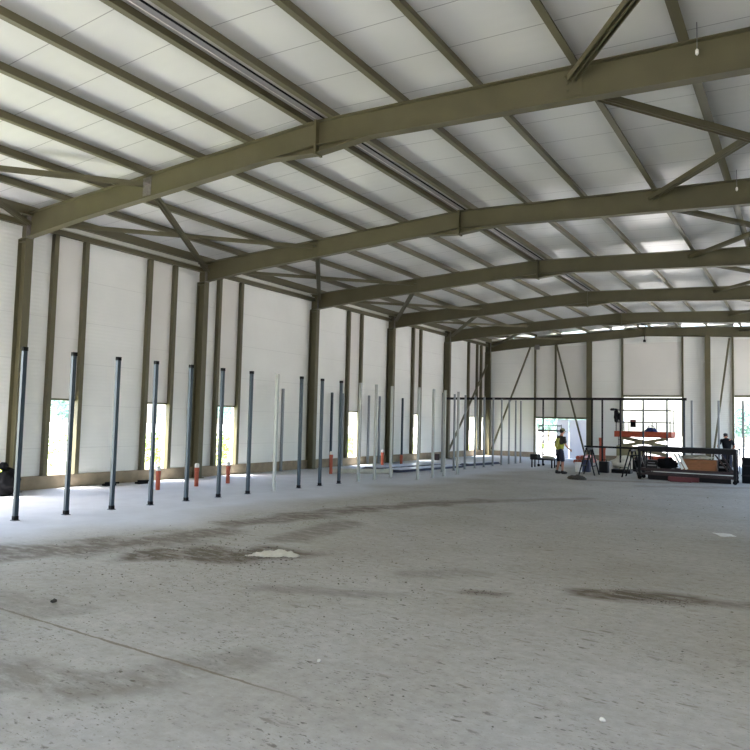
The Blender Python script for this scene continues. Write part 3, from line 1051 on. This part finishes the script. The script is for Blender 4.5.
# cases and bits around the second end column
for (x, y, w, d_, h, m_, name, lab) in (
        (8.55, 19.6, .30, .3, .50, M_NAVY, 'tool_case', 'navy upright tool case behind the left trestle'),
        (9.25, 19.7, .36, .3, .46, M_DARK, 'tool_case', 'dark grey tool case behind the dark bar'),
        (9.9, 20.0, .75, .5, .16, M_DARK, 'low_box', 'flat dark box on floor behind the trestles')):
    o = empty(name, (x, y, 0), lab, 'case', 'cases behind the trestles')
    MB().box(-w / 2, w / 2, -d_ / 2, d_ / 2, 0, h).build('case_body', m_, o, bevel=.02)
    MB().path([(-.09, 0, h), (-.09, 0, h + .06), (.09, 0, h + .06), (.09, 0, h)], .013).build('handle', M_BLACK, o)
o = empty('bucket', (8.28, 19.4, 0), 'white plastic bucket beside the navy tool case', 'bucket')
MB().lathe([(.13, 0), (.16, .36), (.17, .36), (.17, .39), (.15, .39), (.12, .03)], (0, 0, 0), 18).build('bucket_body', M_WHITECAP, o)
MB().path([(-.16, 0, .36), (-.12, 0, .48), (0, 0, .53), (.12, 0, .48), (.16, 0, .36)], .008).build('handle', M_GALV, o)
o = MB().blob((9.1, 23.9, .22), (.55, .45, .30), .4, 2.5, 12, 3, -.22).build('plastic_bundle', M_SHEET, smooth=True)
tag(o, 'white plastic sheeting bundle on floor under the tall doorway', 'plastic bundle')
# orange pipes stacked near the low doorway
k = 0
for row, n in ((0, 3), (1, 2)):
    for q in range(n):
        o = MB().tube((6.35 + .225 * q + .1125 * row, 25.6, .105 + .19 * row), (6.35 + .225 * q + .1125 * row, 27.6, .105 + .19 * row), .105, n=14)
        o = o.build('drain_pipe', M_ORANGE)
        tag(o, 'orange pipe in stack right of low doorway, %s row, %s from left' % ('bottom' if row == 0 else 'top', ORD[q]), 'pipe', 'stacked orange pipes')
for i, (x, h, lab) in enumerate(((7.95, 1.35, 'tall orange pipe standing left of the lift'), (8.12, .95, 'shorter orange pipe standing left of the lift'))):
    o = MB().lathe([(.065, 0), (.065, h - .16), (.08, h - .15), (.08, h), (.07, h)], (x, 24.2, 0), 16).build('drain_pipe', M_ORANGE)
    tag(o, lab, 'pipe', 'upright orange pipes by the lift')

# mobile scaffold and low bench by the low doorway
sc = empty('scaffold_tower', (6.25, 21.9, 0), 'small grey scaffold tower with a dark plank beside the low doorway', 'scaffold')
for sx in (-.42, .42):
    fr = MB()
    for sy in (-.32, .32):
        fr.tube((sx, sy, .10), (sx, sy, 1.92), .02, n=8)
    for z in (.35, .6, .85, 1.1, 1.35, 1.6, 1.85):
        fr.tube((sx, -.32, z), (sx, .32, z), .015, n=8)
    fr.build('ladder_frame', M_POSTD, sc)
for z in (.55, 1.1, 1.40, 1.88):
    MB().tube((-.42, -.32, z), (.42, -.32, z), .015, n=8).tube((-.42, .32, z), (.42, .32, z), .015, n=8).build('cross_tube', M_POSTD, sc)
MB().box(-.48, .48, -.30, .30, 1.62, 1.67).build('plank', M_DARK, sc)
for sx in (-.42, .42):
    for sy in (-.32, .32):
        MB().tube((sx, sy - .02, .06), (sx, sy + .02, .06), .06, n=12).build('castor', M_BLACK, sc)
lb = empty('low_bench', (6.25, 20.95, 0), 'low dark bench in front of the scaffold tower', 'bench')
MB().box(-.52, .52, -.25, .25, .34, .40).build('bench_top', M_DARK, lb)
MB().box(-.52, -.2, -.25, .25, .40, .58).build('end_box', M_DARK, lb)
for sx in (-.45, .45):
    for sy in (-.2, .2):
        MB().beam(rect(.05, .05), (sx, sy, 0), (sx, sy, .34), (0, 1, 0)).build('leg', M_DARK, lb)
o = MB().blob((6.48, 20.95, .465), (.28, .2, .07), .5, 4, 15, 3, -.065).build('white_cloth', M_SHEET, smooth=True)
tag(o, 'crumpled white cloth lying on the low dark bench', 'cloth')
o = MB().lathe([(.11, 0), (.13, .02), (.13, .30), (.11, .32)], (.25, 24.0 - 1.6, 0), 14).build('canister', M_DARKRED)
tag(o, 'dark red canister on floor by the left wall near the rail end', 'canister')
# black box at the right edge
o = empty('black_crate', (14.95, 18.3, 0), 'large black crate on floor right of the workbench', 'crate')
MB().box(-.42, .55, -.4, .4, 0, .86).build('crate_body', M_BLACK, o, bevel=.02)
MB().box(-.44, .57, -.42, .42, .86, .90).build('lid', M_DARK, o)
for zz in (.25, .6):
    MB().box(-.43, .56, -.415, -.40, zz, zz + .05).build('rib', M_DARK, o)
o = MB().tube((13.95, 23.6, 1.06), (16.9, 23.6, 1.06), .03, n=8)
for x in (14.02, 16.8):
    o.tube((x, 23.6, 0), (x, 23.6, 1.06), .03, n=8)
o = o.build('handrail', M_GALV)
tag(o, 'low grey tube handrail in front of the opening at far right', 'handrail')

# ================================================================ LITTER ON THE FLOOR
vv, ff = [], []
nU, nV = 44, 12
for a in range(nU):
    for b in range(nV):
        u, v = a / (nU - 1), b / (nV - 1) - .5
        prof = (.30 + .70 * math.sin(min(1, u * 1.3) * PI * .62)) * (1 if u > .16 else .6)
        z = .012 + .11 * prof * max(0, 1 - (2 * v) ** 2) * (.65 + .6 * mnoise.noise(Vector((u * 9, v * 3, 1)))) + .03 * abs(mnoise.noise(Vector((u * 26, v * 9, 4))))
        vv.append((u * 1.05 - .52 + .10 * mnoise.noise(Vector((v * 5, u * 2, 9))), v * .36 * (.35 + .75 * prof + .45 * mnoise.noise(Vector((u * 11, v * 2, 6)))) * min(1, .25 + 6 * u * (1 - u)) + .09 * mnoise.noise(Vector((u * 5, 0, 3))), max(.006, z * min(1, .2 + 5 * u * (1 - u)))))
for a in range(nU - 1):
    for b in range(nV - 1):
        ff.append((a * nV + b, (a + 1) * nV + b, (a + 1) * nV + b + 1, a * nV + b + 1))
o = MB().add(vv, ff).build('plastic_scrap', M_SHEET, smooth=True)
o.location = (10.01, -2.0, 0)
o.scale = (.72, .7, .8)
o.rotation_euler = (0, 0, math.radians(38))
o.modifiers.new('thick', 'SOLIDIFY').thickness = .006
tag(o, 'long crumpled white plastic scrap on the dirt patch of floor', 'plastic scrap')
vv, ff = [], []
nU, nV = 14, 12
for a in range(nU):
    for b in range(nV):
        u, v = a / (nU - 1) - .5, b / (nV - 1) - .5
        z = .008 + .07 * max(0, .5 - abs(u + .05)) * max(0, .6 - abs(v) * 1.2) * 2 + .012 * abs(mnoise.noise(Vector((u * 7, v * 7, 8))))
        vv.append((u * .55, v * (.75 - u * .4), z))
for a in range(nU - 1):
    for b in range(nV - 1):
        ff.append((a * nV + b, (a + 1) * nV + b, (a + 1) * nV + b + 1, a * nV + b + 1))
o = MB().add(vv, ff).build('paper_sheet', M_WHITECAP, smooth=True)
o.scale = (.55, .5, .8)
o.location = (15.23, 4.68, 0)
o.rotation_euler = (0, 0, math.radians(25))
o.modifiers.new('thick', 'SOLIDIFY').thickness = .004
tag(o, 'flat white sheet of paper alone on the bare floor at right', 'paper')
for i, (x, y, s, m_, lab) in enumerate(((15.35, -4.85, .02, M_SHEET, 'tiny crumpled white paper ball on the floor at bottom right'),
                                       (13.13, -5.06, .017, M_SHEET, 'tiny white scrap on the bare floor below the long crack'),
                                       (9.84, -5.29, .03, M_DIRT, 'small dark clod alone on the floor near the long crack'))):
    o = MB().blob((x, y, s * .7), (s, s, s * .75), .5, 3, i, 2, -s * .6).build('paper_ball' if i < 2 else 'clod', m_)
    tag(o, lab, 'scrap' if i < 2 else 'clod')
o = MB().blob((9.42, 15.15, .0), (.32, .24, .16), .35, 3, 21, 3, 0.0).build('soil_heap', M_DIRT, smooth=True)
tag(o, 'small dark heap of soil on the floor near the trestle', 'soil heap')
gt = MB()


def grit(cx, cy, sx, sy, n, r0, r1):
    cx, cy = T(cx, cy)
    for _ in range(n):
        x, y = rnd.gauss(cx, sx), rnd.gauss(cy, sy)
        r = rnd.uniform(r0, r1) * rnd.uniform(.5, 1)
        vs_ = []
        for p in ((1, 0, 0), (0, 1, 0), (-1, 0, 0), (0, -1, 0), (0, 0, 1), (0, 0, -.2)):
            vs_.append((x + p[0] * r * rnd.uniform(.7, 1.3), y + p[1] * r * rnd.uniform(.7, 1.3), max(.002, .002 + p[2] * r * .7)))
        gt.add(vs_, [(0, 1, 4), (1, 2, 4), (2, 3, 4), (3, 0, 4), (1, 0, 5), (2, 1, 5), (3, 2, 5), (0, 3, 5)])


grit(9.6, -2.9, .55, .4, 260, .010, .028)
grit(7.9, -3.2, .5, .9, 120, .008, .02)
grit(8.2, 1.6, .45, 2.0, 140, .01, .025)
grit(15.1, -2.05, .38, .15, 170, .007, .018)
grit(13.55, -2.95, .14, .08, 50, .006, .014)
grit(12.8, -5.0, 1.8, 1.6, 190, .005, .013)
grit(12.0, -2.0, 2.0, 2.5, 170, .006, .017)
grit(15.2, -4.6, .7, .9, 80, .003, .008)
grit(13.5, 3.0, 2.2, 3.5, 120, .008, .02)
grit(10.7, -4.2, 1.1, .8, 130, .006, .016)
grit(11.5, -3.6, 1.3, 1.2, 130, .008, .020)
grit(9.6, -4.6, .8, .8, 90, .008, .018)
grit(12.8, .6, 2.0, 2.0, 70, .008, .022)
grit(14.0, -4.9, 1.2, .9, 60, .004, .009)
grit(13.0, 11.0, 2.5, 3.5, 70, .015, .035)
o = gt.build('grit', M_GRIT)
tag(o, 'loose grit and clods strewn over the concrete floor', 'grit', kind='stuff')


# ================================================================ PEOPLE
def skin_mesh(name, verts, edges, m, parent, root=0, sub=2):
    me = bpy.data.meshes.new(name)
    bm = bmesh.new()
    lay = bm.verts.layers.skin.verify()
    bv = []
    for co, r in verts:
        v = bm.verts.new(co)
        rr = r if isinstance(r, tuple) else (r, r)
        v[lay].radius = rr
        bv.append(v)
    bv[root][lay].use_root = True
    for a, b in edges:
        bm.edges.new((bv[a], bv[b]))
    bm.to_mesh(me)
    bm.free()
    me.materials.append(m)
    o = bpy.data.objects.new(name, me)
    COL.objects.link(o)
    o.parent = parent
    sk = o.modifiers.new('skin', 'SKIN')
    sk.use_smooth_shade = True
    ss = o.modifiers.new('sub', 'SUBSURF')
    ss.levels = sub
    ss.render_levels = sub
    return o


def person(name, loc, rz, label, J, shirt, vest, shorts, cap, sleeves=True, scale=1.0):
    """J: joint dict; x = to the person's left is +Y? local frame: +X forward, +Y to the left, Z up"""
    R_ = empty(name, loc, label, 'person', None, rz)
    R_.scale = (scale,) * 3
    pel, wai, che, nek = J['pelvis'], J['waist'], J['chest'], J['neck']
    V = [(pel, (.14, .11)), (wai, (.135, .10)), (che, (.155, .11)), (J['neckbase'], (.075, .07)), (nek, .052), (J['head'], (.078, .092)), (J['crown'], (.068, .08))]
    E = [(0, 1), (1, 2), (2, 3), (3, 4), (4, 5), (5, 6)]
    for s in ('l', 'r'):
        i = len(V)
        V += [(J['sh' + s], .062), (J['el' + s], .042), (J['wr' + s], .028), (J['ha' + s], (.036, .02))]
        E += [(2, i), (i, i + 1), (i + 1, i + 2), (i + 2, i + 3)]
        i = len(V)
        V += [(J['hip' + s], .092), (J['kn' + s], .058), (J['cf' + s], .054), (J['an' + s], .038), (J['to' + s], (.042, .028))]
        E += [(0, i), (i, i + 1), (i + 1, i + 2), (i + 2, i + 3), (i + 3, i + 4)]
    body = skin_mesh('body', V, E, M_SKIN, R_)
    # fingers and thumb
    for s in ('l', 'r'):
        h, w = Vector(J['ha' + s]), Vector(J['wr' + s])
        d = (h - w).normalized()
        side = d.cross(Vector((0, 1, 0)))
        side = side.normalized() if side.length > .1 else Vector((1, 0, 0))
        curl = Vector((0, 1 if s == 'r' else -1, 0))
        fb = MB()
        for q, ln in enumerate((.062, .075, .08, .07)):
            b0 = h + side * (.027 - .018 * q) - d * .0
            b1 = b0 + d * ln * .55 + curl * .008
            b2 = b1 + d * ln * .4 + curl * .022
            fb.tube(b0, b1, .0095, .0088, 8)
            fb.tube(b1, b2, .0088, .007, 8)
        t0 = h + side * .03 - d * .045
        t1 = t0 + side * .025 + d * .03
        fb.tube(t0, t1, .011, .0095, 8)
        fb.tube(t1, t1 + d * .03 + curl * .01, .0095, .008, 8)
        fb.build('fingers', M_SKIN, body, smooth=True)
    # face
    hc = Vector(J['head'])
    fd = Vector(J.get('face', (1, 0, -.1))).normalized()
    lf = Vector((0, 0, 1)).cross(fd).normalized()
    uf = fd.cross(lf)
    fm = MB()
    fm.blob(hc + fd * .100 - uf * .005, (.018, .016, .026), .1, 1, 1, 2)
    fm.blob(hc + lf * .085 - fd * .005, (.018, .012, .032), .1, 1, 1, 2)
    fm.blob(hc - lf * .085 - fd * .005, (.018, .012, .032), .1, 1, 1, 2)
    fm.build('nose_and_ears', M_SKIN, body, smooth=True)
    em_ = MB()
    for s in (-1, 1):
        em_.blob(hc + fd * .085 + lf * s * .033 + uf * .025, (.012, .012, .009), 0, 1, 1, 2)
    em_.blob(hc + fd * .088 - uf * .05, (.01, .026, .006), 0, 1, 1, 2)
    em_.build('eyes_and_mouth', M_HAIR, body, smooth=True)
    # hair / cap
    hm = MB()
    hm.blob(Vector(J['crown']) - fd * .012 + uf * .0, (.097, .09, .075), .1, 3, 2, 3)
    hm.blob(hc - fd * .045 + uf * .02, (.065, .082, .085), .1, 3, 4, 3)
    hm.build('hair', M_HAIR, R_, smooth=True)
    if cap:
        cm = MB()
        cr = Vector(J['crown'])
        cm.blob(cr + uf * .012, (.105, .097, .08), .03, 2, 3, 3, -.03)
        n = 10
        vv = [cr + uf * -.012 + fd * (.085 + .085 * math.sin(PI * q / n)) + lf * (.085 * math.cos(PI * q / n)) + Vector((0, 0, zz)) for zz in (0, .012) for q in range(n + 1)]
        cm.add(vv, [tuple(range(n + 1)), tuple(range(2 * n + 1, n, -1))] + [(q, q + 1, n + 2 + q, n + 1 + q) for q in range(n)] + [(n, 0, n + 1, 2 * n + 1)])
        cm.build('cap', cap, R_, smooth=True)

    def lerp(a, b, t):
        return tuple(Vector(a).lerp(Vector(b), t))
    # shirt
    V = [(lerp(pel, wai, -.35), (.172, .14)), (wai, (.162, .128)), (che, (.186, .138)), (lerp(che, J['neckbase'], .65), (.165, .125)), (lerp(che, J['neckbase'], 1.25), (.10, .095))]
    E = [(0, 1), (1, 2), (2, 3), (3, 4)]
    for s in ('l', 'r'):
        i = len(V)
        V += [(J['sh' + s], .088), (lerp(J['sh' + s], J['el' + s], .85), .064)]
        E += [(2, i), (i, i + 1)]
    skin_mesh('shirt', V, E, shirt, R_)
    if vest:
        V = [(lerp(pel, wai, -.3), (.190, .158)), (wai, (.186, .15)), (lerp(wai, che, .95), (.208, .158)), (lerp(che, J['neckbase'], .95), (.14, .115))]
        v_ = skin_mesh('vest', V, [(0, 1), (1, 2), (2, 3)], vest, R_)
        sb = MB()
        for s in (-1, 1):
            pts = []
            for t in np.linspace(0, 1, 7):
                c = Vector(lerp(wai, che, t * 1.35 - .1))
                pts.append(c + Vector((-.158 + .02 * t * t, s * (.05 + .035 * t), 0)))
            for a, b in zip(pts[:-1], pts[1:]):
                sb.beam(rect(.045, .02), a, b, (1, 0, 0))
        sb.build('reflective_stripe', M_STRIPE, v_)
        hb = MB()
        n = 24
        c = Vector(lerp(pel, wai, .75))
        vv = [c + Vector((  .138 * math.cos(2 * PI * q / n), .168 * math.sin(2 * PI * q / n), zz)) for zz in (-.03, .03) for q in range(n)]
        hb.add(vv, [(q, (q + 1) % n, n + (q + 1) % n, n + q) for q in range(n)])
        h_ = hb.build('waist_band', M_VESTB, v_, smooth=True)
        h_.modifiers.new('t', 'SOLIDIFY').thickness = .012
    # shorts / trousers
    full = shorts == 'full'
    V = [(lerp(pel, wai, .75), (.15, .125)), (pel, (.168, .138))]
    E = [(0, 1)]
    for s in ('l', 'r'):
        i = len(V)
        V += [(J['hip' + s], .118), (lerp(J['hip' + s], J['kn' + s], 1.0 if full else 1.08), .088)]
        E += [(1, i), (i, i + 1)]
        if full:
            V += [(J['cf' + s], .072), (J['an' + s], .06)]
            E += [(i + 1, i + 2), (i + 2, i + 3)]
    skin_mesh('trousers' if full else 'shorts', V, E, M_NAVYCLOTH, R_)
    for s in ('l', 'r'):
        a, t = Vector(J['an' + s]), Vector(J['to' + s])
        d = (t - a)
        d.z = 0
        d.normalize()
        base = a - Vector((0, 0, a.z)) + Vector((0, 0, min(a.z, t.z) - .045 if min(a.z, t.z) > .1 else 0))
        sh = MB()
        sh.blob(base + d * .07 + Vector((0, 0, .05)), (.145 * abs(d.x) + .052 * abs(d.y), .145 * abs(d.y) + .052 * abs(d.x), .055), .08, 2, 3, 3, -.05)
        sh.blob(base + Vector((0, 0, .085)), (.062, .058, .07), .05, 2, 5, 3)
        sh.build('shoe', M_SHOE, R_, smooth=True)
    return R_


# walker: seen from behind-left, striding to the right of the hall
J1 = dict(pelvis=(0, 0, .93), waist=(.02, 0, 1.08), chest=(.06, 0, 1.33), neckbase=(.08, 0, 1.46), neck=(.10, 0, 1.53), head=(.135, 0, 1.63), crown=(.13, 0, 1.70), face=(1, -.15, -.25),
          shl=(.05, .185, 1.40), ell=(-.03, .25, 1.12), wrl=(.08, .24, .89), hal=(.11, .235, .81),
          shr=(.08, -.185, 1.40), elr=(.12, -.24, 1.13), wrr=(.30, -.23, .96), har=(.37, -.225, .92),
          hipl=(.0, .095, .88), knl=(.05, .10, .49), cfl=(.02, .10, .34), anl=(-.05, .10, .09), tol=(.08, .11, .04),
          hipr=(.0, -.095, .88), knr=(.08, -.10, .49), cfr=(.08, -.10, .34), anr=(.07, -.10, .085), tor=(.20, -.11, .035))
person('person', (8.06, 17.5, 0), math.radians(52), 'person in hi-vis vest, cap and dark shorts walking across the hall', J1, M_TSHIRT, M_VEST, 'shorts', M_CAP)
# worker behind the bench, bowed over with elbows out, facing the camera
J2 = dict(pelvis=(-.08, 0, .92), waist=(-.03, 0, 1.08), chest=(.07, 0, 1.33), neckbase=(.14, 0, 1.46), neck=(.18, 0, 1.51), head=(.25, 0, 1.57), crown=(.28, 0, 1.64), face=(.8, 0, -.6),
          shl=(.09, .19, 1.40), ell=(.10, .34, 1.14), wrl=(.30, .24, 1.0), hal=(.37, .20, .97),
          shr=(.09, -.19, 1.40), elr=(.10, -.34, 1.14), wrr=(.30, -.24, 1.0), har=(.37, -.20, .97),
          hipl=(-.06, .10, .88), knl=(.02, .13, .48), cfl=(-.01, .13, .33), anl=(-.05, .13, .09), tol=(.08, .15, .04),
          hipr=(-.06, -.10, .88), knr=(.02, -.13, .48), cfr=(-.01, -.13, .33), anr=(-.05, -.13, .09), tor=(.08, -.15, .04))
person('person', (13.42, 24.2, 0), math.radians(104), 'person in black shirt with head bowed standing behind the workbench', J2, M_BLACK, None, 'full', None)


# ---- set every loose thing on its surveyed spot
FIXED = {'column', 'roof beam', 'purlin', 'flashing', 'cable', 'conduit', 'beam', 'brace', 'stud', 'post', 'rail', 'bracket', 'wire', 'grit', 'scrap', 'clod', 'plastic scrap', 'paper'}
K = 1.03
for o in [q for q in COL.objects if q.parent is None and q.get('category') and q['category'] not in FIXED and q.name not in ('junction_box', 'black_sack', 'safety_vest')]:
    pipe = o['category'] == 'pipe' and o.get('group') == 'orange drain stubs'
    if pipe:
        continue
    if o.type == 'EMPTY':
        x, y = T(o.location.x, o.location.y)
        o.location = (x, y, o.location.z * K)
        if not pipe:
            o.scale = [c * K for c in o.scale]
    else:
        vs_ = np.array([v.co[:] for v in o.data.vertices]) * np.array(o.scale[:])
        c = o.location if o.location.length > .01 else Vector(((vs_[:, 0].min() + vs_[:, 0].max()) / 2, (vs_[:, 1].min() + vs_[:, 1].max()) / 2, 0))
        x, y = T(c.x, c.y)
        if o.location.length > .01:
            o.location = (x, y, 0)
            o.scale = [q * K for q in o.scale]
        else:
            o.location = (x - K * c.x, y - K * c.y, 0)
            o.scale = (K, K, K)


# ================================================================ OUTSIDE
def leaf_mass(mb, c, r, n, ls, rr):
    for _ in range(n):
        u = Vector((rr.gauss(0, 1), rr.gauss(0, 1), rr.gauss(0, 1))).normalized() * rr.uniform(.55, 1.0)
        k = 1 + .3 * mnoise.noise(u * 2.2 + Vector(c))
        p = Vector((c[0] + u.x * r[0] * k, c[1] + u.y * r[1] * k, max(.03, c[2] + u.z * r[2] * k)))
        a = Vector((rr.gauss(0, 1), rr.gauss(0, 1), rr.gauss(0, .6))).normalized()
        b = a.cross(Vector((rr.gauss(0, 1), rr.gauss(0, 1), rr.gauss(0, 1)))).normalized()
        s = ls * rr.uniform(.6, 1.3)
        mb.add([p - a * s, p + b * s * .45, p + a * s, p - b * s * .45], [(0, 1, 2, 3)])


rr = random.Random(3)
bush_spots = [(-4.6, 2.4, 1.5, 1.05), (-5.4, 5.9, 1.4, 1.0), (-4.4, 8.6, 1.5, 1.0), (-5.0, 11.4, 1.3, .9), (-4.4, 22.0, 1.3, .9), (-4.6, 27.0, 1.4, 1.0)]
bl_ = ['first window', 'first window, further back', 'second window', 'third window', 'fourth window', 'fifth window']
for i, (x, y, w, h) in enumerate(bush_spots):
    o = empty('shrub', (x, y, -.04), 'sunlit green shrub outside the left wall, seen through ' + bl_[i], 'shrub', 'shrubs outside the left wall')
    m1 = MB()
    leaf_mass(m1, (0, 0, h * .8), (w * .7, w, h * .75), 1500, .085, rr)
    m1.build('foliage', M_LEAF, o)
    s_ = MB()
    for q in range(5):
        a = q * 1.3
        s_.tube((.08 * math.cos(a), .08 * math.sin(a), 0), (w * .4 * math.cos(a), w * .5 * math.sin(a), h), .025, .01, 6)
    s_.build('stem', M_BARK, o)
trees = [(-46, 33, 5.5, 3.2, 'through the first window'), (-42, 44, 6.0, 3.4, 'through the second window'), (-50, 60, 6.0, 3.6, 'through the third window'),
         (-36, 76, 6.5, 3.5, 'through the corner windows'), (-6, 66, 5.5, 3.2, 'through the low doorway'), (-10, 72, 5.0, 3.0, 'through the low doorway, further left'),
         (10.5, 78, 4.6, 2.8, 'through the tall doorway'), (18.2, 60, 4.6, 2.4, 'through the opening at far right')]
for i, (x, y, h, w, lab) in enumerate(trees):
    o = empty('tree', (x, y, -.06), 'distant leafy tree outside, seen ' + lab, 'tree', 'distant trees outside')
    m1 = MB()
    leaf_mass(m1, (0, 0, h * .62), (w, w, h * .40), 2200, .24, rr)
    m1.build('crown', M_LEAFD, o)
    MB().tube((0, 0, 0), (.1, 0, h * .6), .2, .1, 10).build('trunk', M_BARK, o)
